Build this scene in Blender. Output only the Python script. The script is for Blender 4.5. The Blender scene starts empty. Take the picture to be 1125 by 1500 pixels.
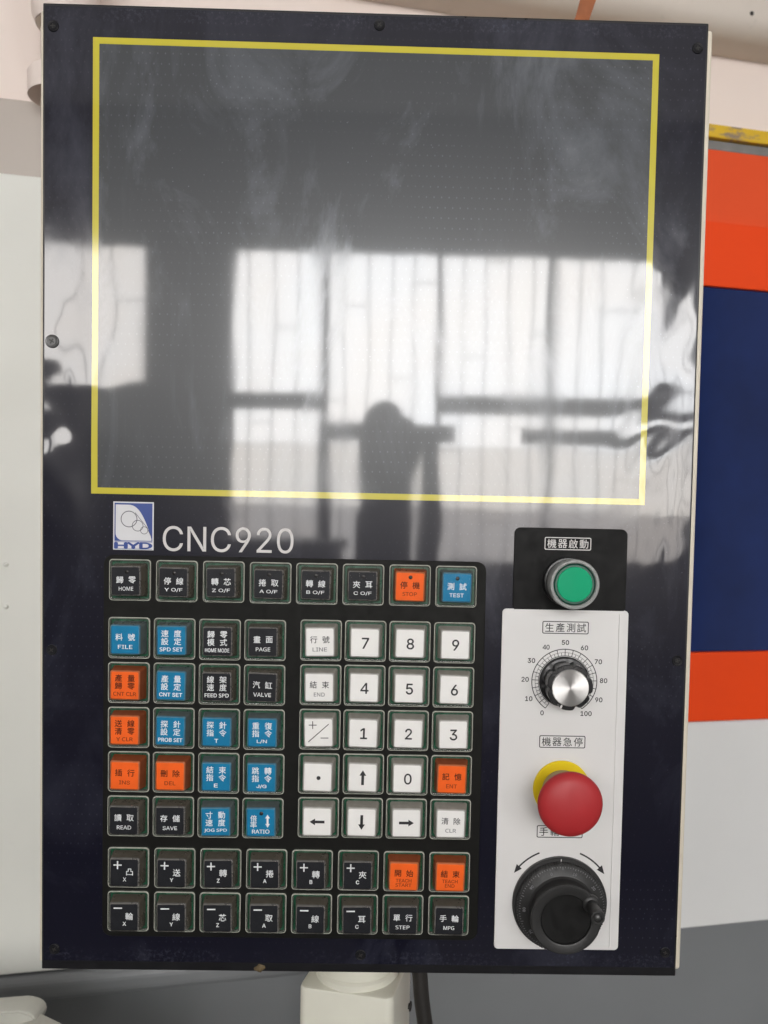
import bpy, bmesh, math, random
from mathutils import Vector, Matrix, noise

# ---------------------------------------------------------------- scene, camera, light
sc = bpy.context.scene
C = sc.collection
random.seed(4)
# Panel coordinates: x to the right, y DOWN from the plate's top left corner, z out of the plate, all in mm.
# World: X = x, Y = -z (away from the viewer), Z = up; the plate's top left corner is 1.70 m above the floor.
ZTOP = 1.70
X0 = 200.0

cam_d = bpy.data.cameras.new('camera')
cam = bpy.data.objects.new('camera', cam_d)
C.objects.link(cam)
right = Vector((0.9996493598, -0.0163060041, 0.0208631636))
down = Vector((0.0201187348, -0.0445563753, -0.9988042681))
fwd = Vector((0.0172160934, 0.9988737876, -0.0442126958))
m = Matrix((right, -down, -fwd)).transposed().to_4x4()
m.translation = Vector(((222.874 - X0) / 1000, -0.528373, ZTOP - 0.301866))
cam.matrix_world = m
cam_d.sensor_fit = 'VERTICAL'
cam_d.sensor_height = 36.0
cam_d.lens = 30.0
cam_d.shift_x = -50.6 / 1500
cam_d.shift_y = 59.6 / 1500
cam_d.clip_start = 0.01
cam_d.clip_end = 60
cam_d.dof.use_dof = True
cam_d.dof.focus_distance = 0.522
cam_d.dof.aperture_fstop = 10.0
sc.camera = cam

w = bpy.data.worlds.new('World')
sc.world = w
w.use_nodes = True
bg = w.node_tree.nodes['Background']
bg.inputs['Color'].default_value = (1.0, 0.955, 0.93, 1)
bg.inputs['Strength'].default_value = 0.30
WINDOW = 13.8                      # radiance of the daylight in the window panes

vs = sc.view_settings
vs.view_transform = 'Standard'
vs.look = 'None'
vs.exposure = 0.16
vs.gamma = 1.0
vs.use_curve_mapping = False
sc.cycles.max_bounces = 8
sc.cycles.transparent_max_bounces = 12
sc.cycles.use_denoising = True
sc.cycles.sample_clamp_indirect = 6.0

# ---------------------------------------------------------------- materials
MATS = {}


def srgb(r, g, b):
    f = lambda c: (c / 255 / 12.92) if c / 255 <= 0.04045 else ((c / 255 + 0.055) / 1.055) ** 2.4
    return (f(r), f(g), f(b), 1)


def lin(r, g, b):
    return (r, g, b, 1)


class NT:
    def __init__(self, name):
        self.m = bpy.data.materials.new(name)
        self.m.use_nodes = True
        self.t = self.m.node_tree
        self.b = self.t.nodes['Principled BSDF']
        self.out = self.t.nodes['Material Output']

    def n(self, typ, **kw):
        nd = self.t.nodes.new(typ)
        for k, v in kw.items():
            if k.startswith('i_'):
                nd.inputs[k[2:].replace('_', ' ')].default_value = v
            else:
                setattr(nd, k, v)
        return nd

    def l(self, a, b):
        self.t.links.new(a, b)

    def coord(self, scale=(1, 1, 1), rot=(0, 0, 0)):
        tc = self.n('ShaderNodeTexCoord')
        mp = self.n('ShaderNodeMapping')
        mp.inputs['Scale'].default_value = scale
        mp.inputs['Rotation'].default_value = rot
        self.l(tc.outputs['Object'], mp.inputs['Vector'])
        return mp.outputs['Vector']

    def noise(self, vec, scale, detail=4, rough=0.55, dist=0.0):
        nd = self.n('ShaderNodeTexNoise')
        nd.inputs['Scale'].default_value = scale
        nd.inputs['Detail'].default_value = detail
        nd.inputs['Roughness'].default_value = rough
        nd.inputs['Distortion'].default_value = dist
        self.l(vec, nd.inputs['Vector'])
        return nd.outputs['Fac']

    def ramp(self, fac, a, b, lo=0.0, hi=1.0):
        nd = self.n('ShaderNodeMapRange')
        nd.inputs['From Min'].default_value = a
        nd.inputs['From Max'].default_value = b
        nd.inputs['To Min'].default_value = lo
        nd.inputs['To Max'].default_value = hi
        self.l(fac, nd.inputs['Value'])
        return nd.outputs['Result']

    def math(self, op, a, b=None):
        nd = self.n('ShaderNodeMath', operation=op)
        for i, v in enumerate((a, b)):
            if v is None:
                continue
            if isinstance(v, (int, float)):
                nd.inputs[i].default_value = v
            else:
                self.l(v, nd.inputs[i])
        return nd.outputs[0]

    def mix(self, fac, a, b):
        nd = self.n('ShaderNodeMix', data_type='RGBA')
        if isinstance(fac, (int, float)):
            nd.inputs['Factor'].default_value = fac
        else:
            self.l(fac, nd.inputs['Factor'])
        for s, v in (('A', a), ('B', b)):
            k = [i for i in nd.inputs if i.name == s and i.type == 'RGBA'][0]
            if isinstance(v, tuple):
                k.default_value = v
            else:
                self.l(v, k)
        return [o for o in nd.outputs if o.type == 'RGBA'][0]

    def bump(self, h, strength, dist):
        nd = self.n('ShaderNodeBump')
        nd.inputs['Strength'].default_value = strength
        nd.inputs['Distance'].default_value = dist
        self.l(h, nd.inputs['Height'])
        return nd.outputs['Normal']


def paint(name, col, rough=0.45, var=0.12, scale=8.0, dirt=0.0, metallic=0.0, bump=0.0, spec=0.5, dirtcol=(0.16, 0.13, 0.10, 1)):
    """Painted or moulded surface: slight unevenness of tone and gloss, optional grime and orange peel."""
    t = NT(name)
    v = t.coord()
    a = t.noise(v, scale, 5)
    dark = tuple(c * (1 - var) for c in col[:3]) + (1,)
    lite = tuple(min(1, c * (1 + var * .5)) for c in col[:3]) + (1,)
    c = t.mix(t.ramp(a, .3, .7), dark, lite)
    if dirt:
        d = t.noise(v, scale * 5, 8, .7)
        c = t.mix(t.ramp(d, .62, .80, 0, dirt), c, dirtcol)
    t.l(c, t.b.inputs['Base Color'])
    t.l(t.ramp(t.noise(v, scale * 3, 4), .3, .7, rough * .85, min(1, rough * 1.2)), t.b.inputs['Roughness'])
    t.b.inputs['Metallic'].default_value = metallic
    t.b.inputs['Specular IOR Level'].default_value = spec
    if bump:
        t.l(t.bump(t.noise(v, 900, 2), bump, .0004), t.b.inputs['Normal'])
    MATS[name] = t.m
    return t.m


def film(name, base, dust, hazecol, gloss=0.044, haze=.40):
    """Glossy protective film over a dark print: dust, wipe marks, regular adhesive dots, scratches."""
    t = NT(name)
    v = t.coord()
    # broad wipe marks, stretched along diagonals
    vs1 = t.coord((1, 1, .6), (0, .5, 0))
    s1 = t.ramp(t.noise(vs1, 13, 9, .66, 1.1), .50, .74)
    vs2 = t.coord((1, 1, .16), (0, -.30, 0))
    s2 = t.ramp(t.noise(vs2, 60, 4, .6, .5), .58, .80)
    vs3 = t.coord((1, 1, .10), (0, .42, 0))
    s3 = t.ramp(t.noise(vs3, 90, 3, .5, .3), .64, .82)
    s2 = t.math('MAXIMUM', s2, s3)
    big = t.ramp(t.noise(v, 5.0, 3), .35, .75)
    smear = t.math('MULTIPLY', t.math('MAXIMUM', s1, t.math('MULTIPLY', t.math('MULTIPLY', s2, .75), t.ramp(t.noise(v, 11, 3), .45, .62))), t.math('ADD', t.math('MULTIPLY', big, .7), .3))
    # speckle of dust grains
    vo = t.n('ShaderNodeTexVoronoi')
    vo.inputs['Scale'].default_value = 210
    t.l(v, vo.inputs['Vector'])
    grain = t.math('LESS_THAN', vo.outputs['Distance'], .085)
    gm = t.math('MULTIPLY', grain, t.ramp(t.noise(v, 9, 3), .5, .68))
    # adhesive dots every 5 mm, alternate rows shifted
    sep = t.n('ShaderNodeSeparateXYZ')
    t.l(v, sep.inputs[0])
    zz = t.math('MULTIPLY', sep.outputs['Z'], 1000 / 6.2)
    row = t.math('FLOOR', zz)
    xx = t.math('ADD', t.math('MULTIPLY', sep.outputs['X'], 1000 / 4.6), t.math('MULTIPLY', t.math('MODULO', row, 2), .5))
    fx = t.math('SUBTRACT', t.math('FRACT', xx), .5)
    fz = t.math('SUBTRACT', t.math('FRACT', zz), .5)
    rr = t.math('ADD', t.math('MULTIPLY', fx, fx), t.math('MULTIPLY', fz, fz))
    dots = t.math('MULTIPLY', t.math('LESS_THAN', rr, .0085), t.ramp(t.noise(v, 14, 3), .42, .66, .05, .45))
    mask = t.math('ADD', t.math('MULTIPLY', smear, dust), t.math('MULTIPLY', t.math('MAXIMUM', gm, dots), dust * .9))
    # dusty bands where the film ends at the top and bottom of the plate
    zc = sep.outputs['Z']
    band = t.math('MAXIMUM', t.ramp(zc, -.0115, -.0085), t.ramp(zc, -.5765, -.5800))
    spk = t.math('MULTIPLY', t.ramp(t.noise(v, 420, 3, .7), .50, .72), t.ramp(t.noise(v, 30, 3), .40, .62, .1, 1))
    mask = t.math('ADD', mask, t.math('MULTIPLY', t.math('MULTIPLY', band, spk), dust * .75))
    mask = t.math('MINIMUM', mask, 1.0)
    c = t.mix(mask, base, hazecol)
    t.l(c, t.b.inputs['Base Color'])
    t.b.inputs['Roughness'].default_value = .30
    t.b.inputs['Specular IOR Level'].default_value = haze
    t.b.inputs['Coat Weight'].default_value = 1.0
    t.b.inputs['Coat IOR'].default_value = 1.58
    t.l(t.ramp(smear, 0, 1, gloss, gloss + .13), t.b.inputs['Coat Roughness'])
    # very fine ripple of the film
    nrm = t.bump(t.noise(t.coord((1, 1, .3)), 20, 2), .12, .0008)
    t.l(nrm, t.b.inputs['Coat Normal'])
    MATS[name] = t.m
    return t.m


def clear(name, tint, body, fac, rough=.12):
    """Thin clear moulded plastic: mostly see-through, a little body colour, glossy skin."""
    t = NT(name)
    t.b.inputs['Base Color'].default_value = body
    t.b.inputs['Roughness'].default_value = rough
    tr = t.n('ShaderNodeBsdfTransparent')
    tr.inputs['Color'].default_value = tint
    fr = t.n('ShaderNodeFresnel')
    fr.inputs['IOR'].default_value = 1.49
    ms = t.n('ShaderNodeMixShader')
    v = t.coord()
    f2 = t.math('ADD', t.ramp(t.noise(v, 160, 4), .3, .7, fac * .85, fac * 1.12), t.math('MULTIPLY', fr.outputs[0], .5))
    t.l(t.math('MINIMUM', f2, 1.0), ms.inputs['Fac'])
    t.l(tr.outputs[0], ms.inputs[1])
    t.l(t.b.outputs[0], ms.inputs[2])
    t.l(ms.outputs[0], t.out.inputs['Surface'])
    MATS[name] = t.m
    return t.m


def clear_top(name):
    """Flat clear cover over the insert: only a gloss layer."""
    t = NT(name)
    tr = t.n('ShaderNodeBsdfTransparent')
    gl = t.n('ShaderNodeBsdfGlossy')
    gl.inputs['Roughness'].default_value = .14
    fr = t.n('ShaderNodeFresnel')
    fr.inputs['IOR'].default_value = 1.33
    ms = t.n('ShaderNodeMixShader')
    t.l(fr.outputs[0], ms.inputs['Fac'])
    t.l(tr.outputs[0], ms.inputs[1])
    t.l(gl.outputs[0], ms.inputs[2])
    t.l(ms.outputs[0], t.out.inputs['Surface'])
    MATS[name] = t.m
    return t.m


def daylight(name, col, strength):
    t = NT(name)
    t.t.nodes.remove(t.b)
    e = t.n('ShaderNodeEmission')
    v = t.coord()
    c = t.mix(t.ramp(t.noise(v, 2.2, 3), .35, .65), col, tuple(x * y for x, y in zip(col, (1.0, .95, .90, 1))))
    t.l(c, e.inputs['Color'])
    e.inputs['Strength'].default_value = strength
    t.l(e.outputs[0], t.out.inputs['Surface'])
    MATS[name] = t.m
    return t.m


film('film_dark', lin(.0045, .0045, .013), .17, lin(.25, .27, .37), haze=.24)  # blue in base and dust colour paints in the reflections' tint
film('film_screen', lin(.037, .041, .047), .42, lin(.33, .36, .42))  # bluish dust colour again carries the blue of the reflections
film('film_yellow', lin(.56, .485, .022), .10, lin(.45, .45, .42))
paint('plate_black', lin(.008, .008, .010), .32, .3, 40, .35, dirtcol=(.10, .10, .11, 1))
paint('housing_cream', lin(.74, .68, .56), .45, .06, 12, .25)
paint('print_white', lin(.62, .60, .59), .35, .05, 30)
paint('logo_white', lin(.66, .66, .68), .35, .05, 30)
paint('logo_blue', lin(.020, .055, .26), .35, .08, 30)
paint('logo_grey', lin(.10, .10, .12), .4, .05, 30)
paint('tray_black', lin(.006, .006, .005), .55, .35, 60, .2, dirtcol=(.035, .035, .03, 1), spec=.18)
paint('well_green', lin(.006, .075, .036), .3, .6, 160, .4, dirtcol=(.10, .20, .14, 1))
clear('clear_frame', lin(.66, .76, .69), lin(.30, .33, .28), .40, .14)
clear('clear_lip_highlight', lin(.8, .85, .8), lin(.70, .71, .62), .62, .12)
WALLC = {'black': ((.50, .47, .42), (.17, .15, .12), .60),  # body colours paint in the insert's reflection and refraction in the walls
         'white': ((.80, .76, .70), (.56, .53, .47), .62),
         'blue': ((.55, .60, .62), (.19, .23, .23), .58),
         'orange': ((.80, .45, .30), (.46, .12, .045), .60)}
for k, (ti, bo, fa) in WALLC.items():
    clear('cap_wall_' + k, lin(*ti), lin(*bo), fa, .10)
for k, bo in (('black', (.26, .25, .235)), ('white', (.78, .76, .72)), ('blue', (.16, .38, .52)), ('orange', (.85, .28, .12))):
    clear('cap_rim_glint_' + k, lin(.8, .8, .8), lin(*bo), .55, .10)
clear_top('cap_top')
paint('insert_black', lin(.017, .018, .022), .5, .2, 80, spec=.2)
paint('insert_white', lin(.80, .79, .77), .5, .03, 80)
paint('insert_blue', lin(.014, .215, .40), .5, .10, 80, spec=.12)
paint('insert_orange', lin(.86, .150, .022), .5, .08, 80, spec=.12)
paint('ink_white', lin(.80, .82, .83), .5, .04, 80)
paint('ink_black', lin(.014, .014, .016), .5, .1, 80)
paint('ink_grey', lin(.20, .20, .21), .5, .1, 80)
paint('ink_brown', lin(.075, .018, .010), .5, .2, 80, spec=.1)
paint('ink_rust', lin(.25, .045, .014), .5, .2, 80, spec=.1)
paint('led_dark', lin(.012, .010, .010), .3, .1, 80)
paint('label_white', lin(.72, .71, .70), .34, .035, 14, .05)
paint('label_black', lin(.008, .008, .008), .5, .4, 50, .3, dirtcol=(.04, .04, .04, 1), spec=.14)
paint('knob_black', lin(.010, .010, .011), .30, .2, 60)
paint('wheel_black', lin(.022, .022, .022), .42, .15, 60, .15, dirtcol=(.09, .085, .08, 1))
paint('wheel_hub', lin(.006, .006, .006), .35, .2, 60)
paint('red_plastic', lin(.42, .020, .024), .5, .06, 30)
paint('yellow_plastic', lin(.82, .60, .010), .45, .06, 30, spec=.3)
paint('stem_tan', lin(.36, .29, .22), .4, .1, 30)
paint('green_lens', lin(.005, .36, .17), .5, .04, 30, spec=.15)
paint('green_dark', lin(.010, .075, .05), .3, .1, 30)
clear('collar_clear', lin(.8, .82, .8), lin(.42, .43, .42), .70, .18)
paint('screw_steel', lin(.12, .12, .12), .4, .2, 200, .3, metallic=.7)
paint('screw_black', lin(.009, .009, .011), .4, .2, 200, .3, dirtcol=(.06, .06, .06, 1), spec=.2)
paint('grime', lin(.12, .085, .04), .7, .4, 300)
paint('machine_pale', lin(.72, .725, .68), .5, .04, 5, .05)
paint('machine_white', lin(.75, .755, .75), .5, .03, 5, .05)
paint('machine_beige', lin(.47, .42, .38), .55, .06, 5)
paint('machine_grey', lin(.205, .215, .225), .5, .06, 6, .10)
paint('machine_orange', lin(.84, .066, .007), .5, .05, 5, .05, spec=.22)
paint('machine_orange_shaded', lin(.76, .085, .022), .55, .06, 5, .08, spec=.22)
paint('navy_glass', lin(.008, .022, .105), .12, .25, 9)
paint('strip_grey', lin(.20, .20, .19), .6, .2, 30, .5)
paint('wall_paint', lin(.80, .70, .645), .7, .03, 3, .06)
paint('duct_taupe', lin(.60, .54, .48), .5, .08, 9, .25)
paint('rust_strap', lin(.33, .10, .030), .6, .4, 60, .6, dirtcol=(.10, .03, .015, 1))
paint('arm_cream', lin(.70, .69, .60), .42, .05, 12, .12)
paint('cable_black', lin(.018, .016, .014), .5, .2, 60)
paint('casting_white', lin(.50, .50, .45), .5, .12, 25, .3)
paint('hole_dark', lin(.02, .018, .016), .6, .3, 60)
paint('room_wall', lin(.20, .195, .19), .8, .1, 2)
paint('room_floor', lin(.16, .16, .155), .6, .15, 2, .2)
paint('window_steel', lin(.10, .105, .11), .5, .1, 10)
paint('cloth_dark', lin(.014, .015, .020), .85, .3, 20)
paint('skin', lin(.42, .25, .18), .55, .08, 20)
paint('hair_black', lin(.010, .008, .008), .5, .3, 60)
daylight('pane_sky', lin(.97, .985, 1.0), WINDOW)
daylight('pane_low', lin(1.0, .98, .95), WINDOW * .70)
daylight('pane_shaded', lin(1.0, .985, .97), WINDOW * .74)
daylight('pane_ground', lin(1.0, .97, .96), WINDOW * .34)

# brushed metal cap of the knob: turned rings with a fan-shaped sheen
t = NT('turned_metal')
v = t.coord()
t.b.inputs['Metallic'].default_value = 1
t.b.inputs['Base Color'].default_value = lin(.62, .61, .60)
t.b.inputs['Roughness'].default_value = .42
t.b.inputs['Anisotropic'].default_value = .85
tg = t.n('ShaderNodeTangent', direction_type='RADIAL', axis='Y')
t.l(tg.outputs[0], t.b.inputs['Tangent'])
MATS['turned_metal'] = t.m

# worn yellow edge strip: paint chipped to brown metal
t = NT('worn_yellow')
v = t.coord((1, 1, 2.5))
k = t.ramp(t.noise(v, 22, 6, .7), .44, .52)
t.l(t.mix(k, lin(.26, .19, .13), lin(.66, .42, .015)), t.b.inputs['Base Color'])
t.b.inputs['Roughness'].default_value = .6
MATS['worn_yellow'] = t.m


# ---------------------------------------------------------------- mesh helpers (local axes: x right, y up, z out, mm)
def conv(x, y, z):
    return Vector((x / 1000, -z / 1000, y / 1000))


ORIG = {}


def place(o, origin, parent):
    """origin in panel mm (x, y down, z out)."""
    ORIG[o.name] = origin
    if parent is None:
        o.location = Vector(((origin[0] - X0) / 1000, -origin[2] / 1000, ZTOP - origin[1] / 1000))
    else:
        p = ORIG[parent.name]
        o.parent = parent
        o.location = conv(origin[0] - p[0], -(origin[1] - p[1]), origin[2] - p[2])


def to_mesh(name, bm, mats, smooth=False, autosmooth=None):
    for vv in bm.verts:
        vv.co = conv(*vv.co)
    me = bpy.data.meshes.new(name)
    bm.to_mesh(me)
    bm.free()
    for mt in ([mats] if isinstance(mats, str) else mats):
        me.materials.append(MATS[mt])
    if smooth:
        me.polygons.foreach_set('use_smooth', [True] * len(me.polygons))
        if autosmooth:
            me.set_sharp_from_angle(angle=math.radians(autosmooth))
    me.update()
    return me


def add(name, me, origin, parent=None, label=None, cat=None, group=None, kind=None):
    o = bpy.data.objects.new(name, me)
    C.objects.link(o)
    place(o, origin, parent)
    if label:
        o['label'] = label
    if cat:
        o['category'] = cat
    if group:
        o['group'] = group
    if kind:
        o['kind'] = kind
    return o


def box(bm, x0, x1, y0, y1, z0, z1, bev=0.0, seg=2, mi=0):
    r = bmesh.ops.create_cube(bm, size=1)
    vv = r['verts']
    for q in vv:
        q.co = Vector(((x0 + x1) / 2 + q.co.x * (x1 - x0), (y0 + y1) / 2 + q.co.y * (y1 - y0), (z0 + z1) / 2 + q.co.z * (z1 - z0)))
    fs = list({f for q in vv for f in q.link_faces})
    for f in fs:
        f.material_index = mi
    if bev:
        bmesh.ops.bevel(bm, geom=list({e for q in vv for e in q.link_edges}), offset=bev, segments=seg, profile=.5, affect='EDGES')
    return bm


def rrect(wd, ht, r, n=6):
    """Rounded rectangle outline centred on 0, counter-clockwise."""
    pts = []
    for cx, cy, a0 in ((wd / 2 - r, ht / 2 - r, 0), (-wd / 2 + r, ht / 2 - r, 90), (-wd / 2 + r, -ht / 2 + r, 180), (wd / 2 - r, -ht / 2 + r, 270)):
        for i in range(n + 1):
            a = math.radians(a0 + 90 * i / n)
            pts.append((cx + r * math.cos(a), cy + r * math.sin(a)))
    return pts


def loft(bm, rings, close_top=True, close_bottom=False, mi=0, mi_top=None, closed=False):
    """rings: list of lists of (x, y, z), same length, each counter-clockwise seen from +z."""
    vr = [[bm.verts.new(p) for p in ring] for ring in rings]
    n = len(rings[0])
    pairs = list(zip(vr, vr[1:])) + ([(vr[-1], vr[0])] if closed else [])
    for a, b in pairs:
        for i in range(n):
            f = bm.faces.new((a[i], a[(i + 1) % n], b[(i + 1) % n], b[i]))
            f.material_index = mi
    if close_top and not closed:
        f = bm.faces.new(vr[-1])
        f.material_index = mi if mi_top is None else mi_top
    if close_bottom and not closed:
        bm.faces.new(list(reversed(vr[0])))
    return vr


def plate_mesh(name, wd, ht, r, z0, z1, mats, bev=.3):
    bm = bmesh.new()
    a, b = rrect(wd, ht, r), rrect(wd - 2 * bev, ht - 2 * bev, max(r - bev, .05))
    loft(bm, [[(x, y, z0) for x, y in a], [(x, y, z1 - bev) for x, y in a], [(x, y, z1) for x, y in b]])
    return to_mesh(name, bm, mats)


def lathe(bm, prof, n=64, mod=None, mi=0, cap=True, cx=0, cy=0):
    """prof: (r, z) from base to top; mod(angle, r, z) may change the radius."""
    rings = []
    for r, z in prof:
        ring = []
        for i in range(n):
            a = 2 * math.pi * i / n
            q = mod(a, r, z) if mod else r
            ring.append((cx + q * math.cos(a), cy + q * math.sin(a), z))
        rings.append(ring)
    loft(bm, rings, close_top=cap, mi=mi)
    return bm


def tube(bm, pts, rad, n=10, mi=0):
    pts = [Vector(p) for p in pts]
    rings = []
    for i, p in enumerate(pts):
        d = (pts[min(i + 1, len(pts) - 1)] - pts[max(i - 1, 0)]).normalized()
        s = d.cross(Vector((0, 0, 1)) if abs(d.z) < .9 else Vector((0, 1, 0))).normalized()
        u = s.cross(d)
        rr = rad[i] if isinstance(rad, (list, tuple)) else rad
        rings.append([bm.verts.new(p + rr * (math.cos(2 * math.pi * k / n) * s + math.sin(2 * math.pi * k / n) * u)) for k in range(n)])
    fs = []
    for a, b in zip(rings, rings[1:]):
        for k in range(n):
            fs.append(bm.faces.new((a[k], a[(k + 1) % n], b[(k + 1) % n], b[k])))
    fs.append(bm.faces.new(list(reversed(rings[0]))))
    fs.append(bm.faces.new(rings[-1]))
    bmesh.ops.recalc_face_normals(bm, faces=fs)


def poly(bm, pts, z=0, mi=0):
    f = bm.faces.new([bm.verts.new((p[0], p[1], z)) for p in pts])
    if f.normal.z < 0 or sum((pts[i][0] * pts[(i + 1) % len(pts)][1] - pts[(i + 1) % len(pts)][0] * pts[i][1]) for i in range(len(pts))) < 0:
        f.normal_flip()
    f.material_index = mi
    return f


def stroke(bm, p, q, th, z=0, mi=0):
    p, q = Vector(p), Vector(q)
    d = (q - p).normalized() * th / 2
    s = Vector((-d.y, d.x))
    poly(bm, [p - s, q - s, q + s, p + s], z, mi)


def arc_band(bm, r0, r1, a0, a1, n, cx=0, cy=0, z=0, mi=0):
    for i in range(n):
        a, b = math.radians(a0 + (a1 - a0) * i / n), math.radians(a0 + (a1 - a0) * (i + 1) / n)
        poly(bm, [(cx + r0 * math.cos(a), cy + r0 * math.sin(a)), (cx + r1 * math.cos(a), cy + r1 * math.sin(a)),
                  (cx + r1 * math.cos(b), cy + r1 * math.sin(b)), (cx + r0 * math.cos(b), cy + r0 * math.sin(b))], z, mi)


# text: one scratch curve object, read out glyph by glyph
_tc = bpy.data.curves.new('scratch_text', 'FONT')
_to = bpy.data.objects.new('scratch_text', _tc)
C.objects.link(_to)
_tc.resolution_u = 3
_cache = {}
_fonts = {}
for _k, _f in (('grotesque', 'Inter.woff2'), ('humanist', 'NotoSansHebrew-Regular.woff2')):
    try:                                     # fonts that ship with Blender itself
        import os
        _fonts[_k] = bpy.data.fonts.load(os.path.join(bpy.utils.system_resource('DATAFILES', path='fonts'), _f))
    except Exception:
        _fonts[_k] = None
_plain = _tc.font


def glyphs(s, bold):
    if (s, bold) not in _cache:
        if any(ord(ch) > 0x2000 for ch in s):
            fnt = None
        else:
            fnt = _fonts['humanist' if any(ch in 'DPRKM4' for ch in s) else 'grotesque']
        _tc.font = fnt or _plain
        _tc.body = s
        bpy.context.view_layer.update()
        dg = bpy.context.evaluated_depsgraph_get()
        me = bpy.data.meshes.new_from_object(_to.evaluated_get(dg))
        vts = [tuple(q.co) for q in me.vertices]
        fcs = [tuple(p.vertices) for p in me.polygons]
        bpy.data.meshes.remove(me)
        xs, ys = [q[0] for q in vts], [q[1] for q in vts]
        if bold > 0:                             # bolder: the same outlines again, shifted a hair sideways
            nv0 = len(vts)
            base = list(vts)
            bf = list(fcs)
            for k, (dx, dy) in enumerate(((bold, 0), (-bold, 0), (0, bold), (0, -bold))):
                vts += [(a + dx, b + dy, 0.004 * (k + 1)) for a, b, c in base]
                fcs += [tuple(i + nv0 * (k + 1) for i in f) for f in bf]
        _cache[(s, bold)] = (vts, fcs, min(xs), max(xs), min(ys), max(ys))
    return _cache[(s, bold)]


def text(bm, s, cx, cy, h, wd=None, bold=0.0, z=0.0, mi=0, rot=0.0):
    """Text centred on cx, cy; h is the ink height, wd the ink width (mm)."""
    vts, fcs, x0, x1, y0, y1 = glyphs(s, bold)
    sy = h / (y1 - y0)
    sx = wd / (x1 - x0) if wd else sy
    ca, sa = math.cos(rot), math.sin(rot)
    nv = []
    for q in vts:
        a, b = (q[0] - (x0 + x1) / 2) * sx, (q[1] - (y0 + y1) / 2) * sy
        nv.append(bm.verts.new((cx + a * ca - b * sa, cy + a * sa + b * ca, z + q[2])))
    for f in fcs:
        try:
            g = bm.faces.new([nv[i] for i in f])
            g.material_index = mi
        except ValueError:
            pass


def spaced(bm, s, cx, cy, h, wd, bold, mi=0, z=0):
    """CJK characters set one by one on an even pitch so that the line is wd wide."""
    n = len(s)
    g = h * .96
    for i, ch in enumerate(s):
        x = cx if n == 1 else cx - wd / 2 + g / 2 + (wd - g) * i / (n - 1)
        _, _, x0, x1, y0, y1 = glyphs(ch, bold)
        k = h / .93
        text(bm, ch, x, cy, (y1 - y0) * k, (x1 - x0) * k, bold, z, mi)


# ================================================================ THE SETTING
def struct(name, bm, mat, origin):
    return add(name, to_mesh(name, bm, mat), origin, kind='structure')


bm = bmesh.new()
box(bm, -3500, 3500, -40, 0, -2200, 3400)
struct('floor', bm, 'room_floor', (X0, 1700, 0))

# The machine face stands behind the panel, turned 12 degrees: local u along it, y down as on the panel, n towards the viewer.
PSI = math.radians(12)


def machine_thing(name, label, cat, origin_u=0, yfoot=1700, n=0):
    o = bpy.data.objects.new(name, None)
    o.empty_display_size = .05
    C.objects.link(o)
    org = (200 + origin_u * math.cos(PSI) + n * math.sin(PSI), yfoot, -330 - origin_u * math.sin(PSI) + n * math.cos(PSI))
    place(o, org, None)
    o.rotation_euler = (0, 0, PSI)
    o['label'] = label
    o['category'] = cat
    return o


def mpart(name, parent, mat, u0, u1, yt, yb, n0, n1, bev=1.5, seg=2):
    """Box on the machine face; parent's origin is at u=0, y=1700."""
    bm = bmesh.new()
    cu, cy = (u0 + u1) / 2, (yt + yb) / 2
    box(bm, u0 - cu, u1 - cu, cy - yb, cy - yt, n0, n1, bev, seg)
    o = bpy.data.objects.new(name, to_mesh(name, bm, mat))
    C.objects.link(o)
    o.parent = parent
    o.location = conv(cu, 1700 - cy, 0)
    ORIG[o.name] = (cu, cy, 0)
    return o


bm = bmesh.new()
box(bm, -2200, 2200, 0, 2900, -60, 0)
wall = struct('wall', bm, 'wall_paint', (200 - 62 * math.sin(PSI), 1700, -330 - 62 * math.cos(PSI)))
wall.rotation_euler = (0, 0, PSI)

mc = machine_thing('machine_enclosure', 'orange, navy and white sheet metal machine body behind the panel', 'machine')
mpart('edge_strip', mc, 'worn_yellow', 60, 1000, -125, -111, -60, 0, 1)
mpart('seal_strip', mc, 'strip_grey', 60, 1000, -110.5, -100.5, -60, -6, 1)
mpart('upper_band', mc, 'machine_orange_shaded', 60, 1000, -100, -22.4, -60, -4, 1.2)  # duller orange paints in the weaker light on a recessed slope
mpart('orange_band', mc, 'machine_orange', 60, 1000, -22, 47, -60, 0, 1.2)
mpart('orange_band', mc, 'machine_orange', 60, 1000, 447.5, 525, -60, 0, 1.2)
nv = mpart('window_pane', mc, 'navy_glass', 60, 1000, 47.5, 447, -60, -3, .8)
mpart('white_panel', mc, 'machine_white', 60, 1000, 526, 760.5, -60, -3, 2)
mpart('base_panel', mc, 'machine_grey', 40, 1000, 762, 1690, -61, -14, 2)
mpart('pale_panel', mc, 'machine_pale', -1000, 39, 2.5, 741, -60, -2, 2)
mpart('shelf_band', mc, 'machine_beige', -1000, 39, -73, 1.5, -61, -22, 4, 3)
mpart('base_lip', mc, 'machine_grey', -1000, 39, 743, 768, -61, 6, 9, 5)
mpart('base_panel', mc, 'machine_grey', -1000, 39.5, 768.5, 1690, -61, -30, 2)
for yy in (355, 394):
    bm = bmesh.new()
    lathe(bm, [(2.2, -2), (2.2, -.6), (1.4, .3), (.4, .5)], 20)
    o = bpy.data.objects.new('rivet', to_mesh('rivet', bm, 'machine_pale', True, 40))
    C.objects.link(o)
    o.parent = mc
    o.location = conv(-349, 1700 - yy, 0)

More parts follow.
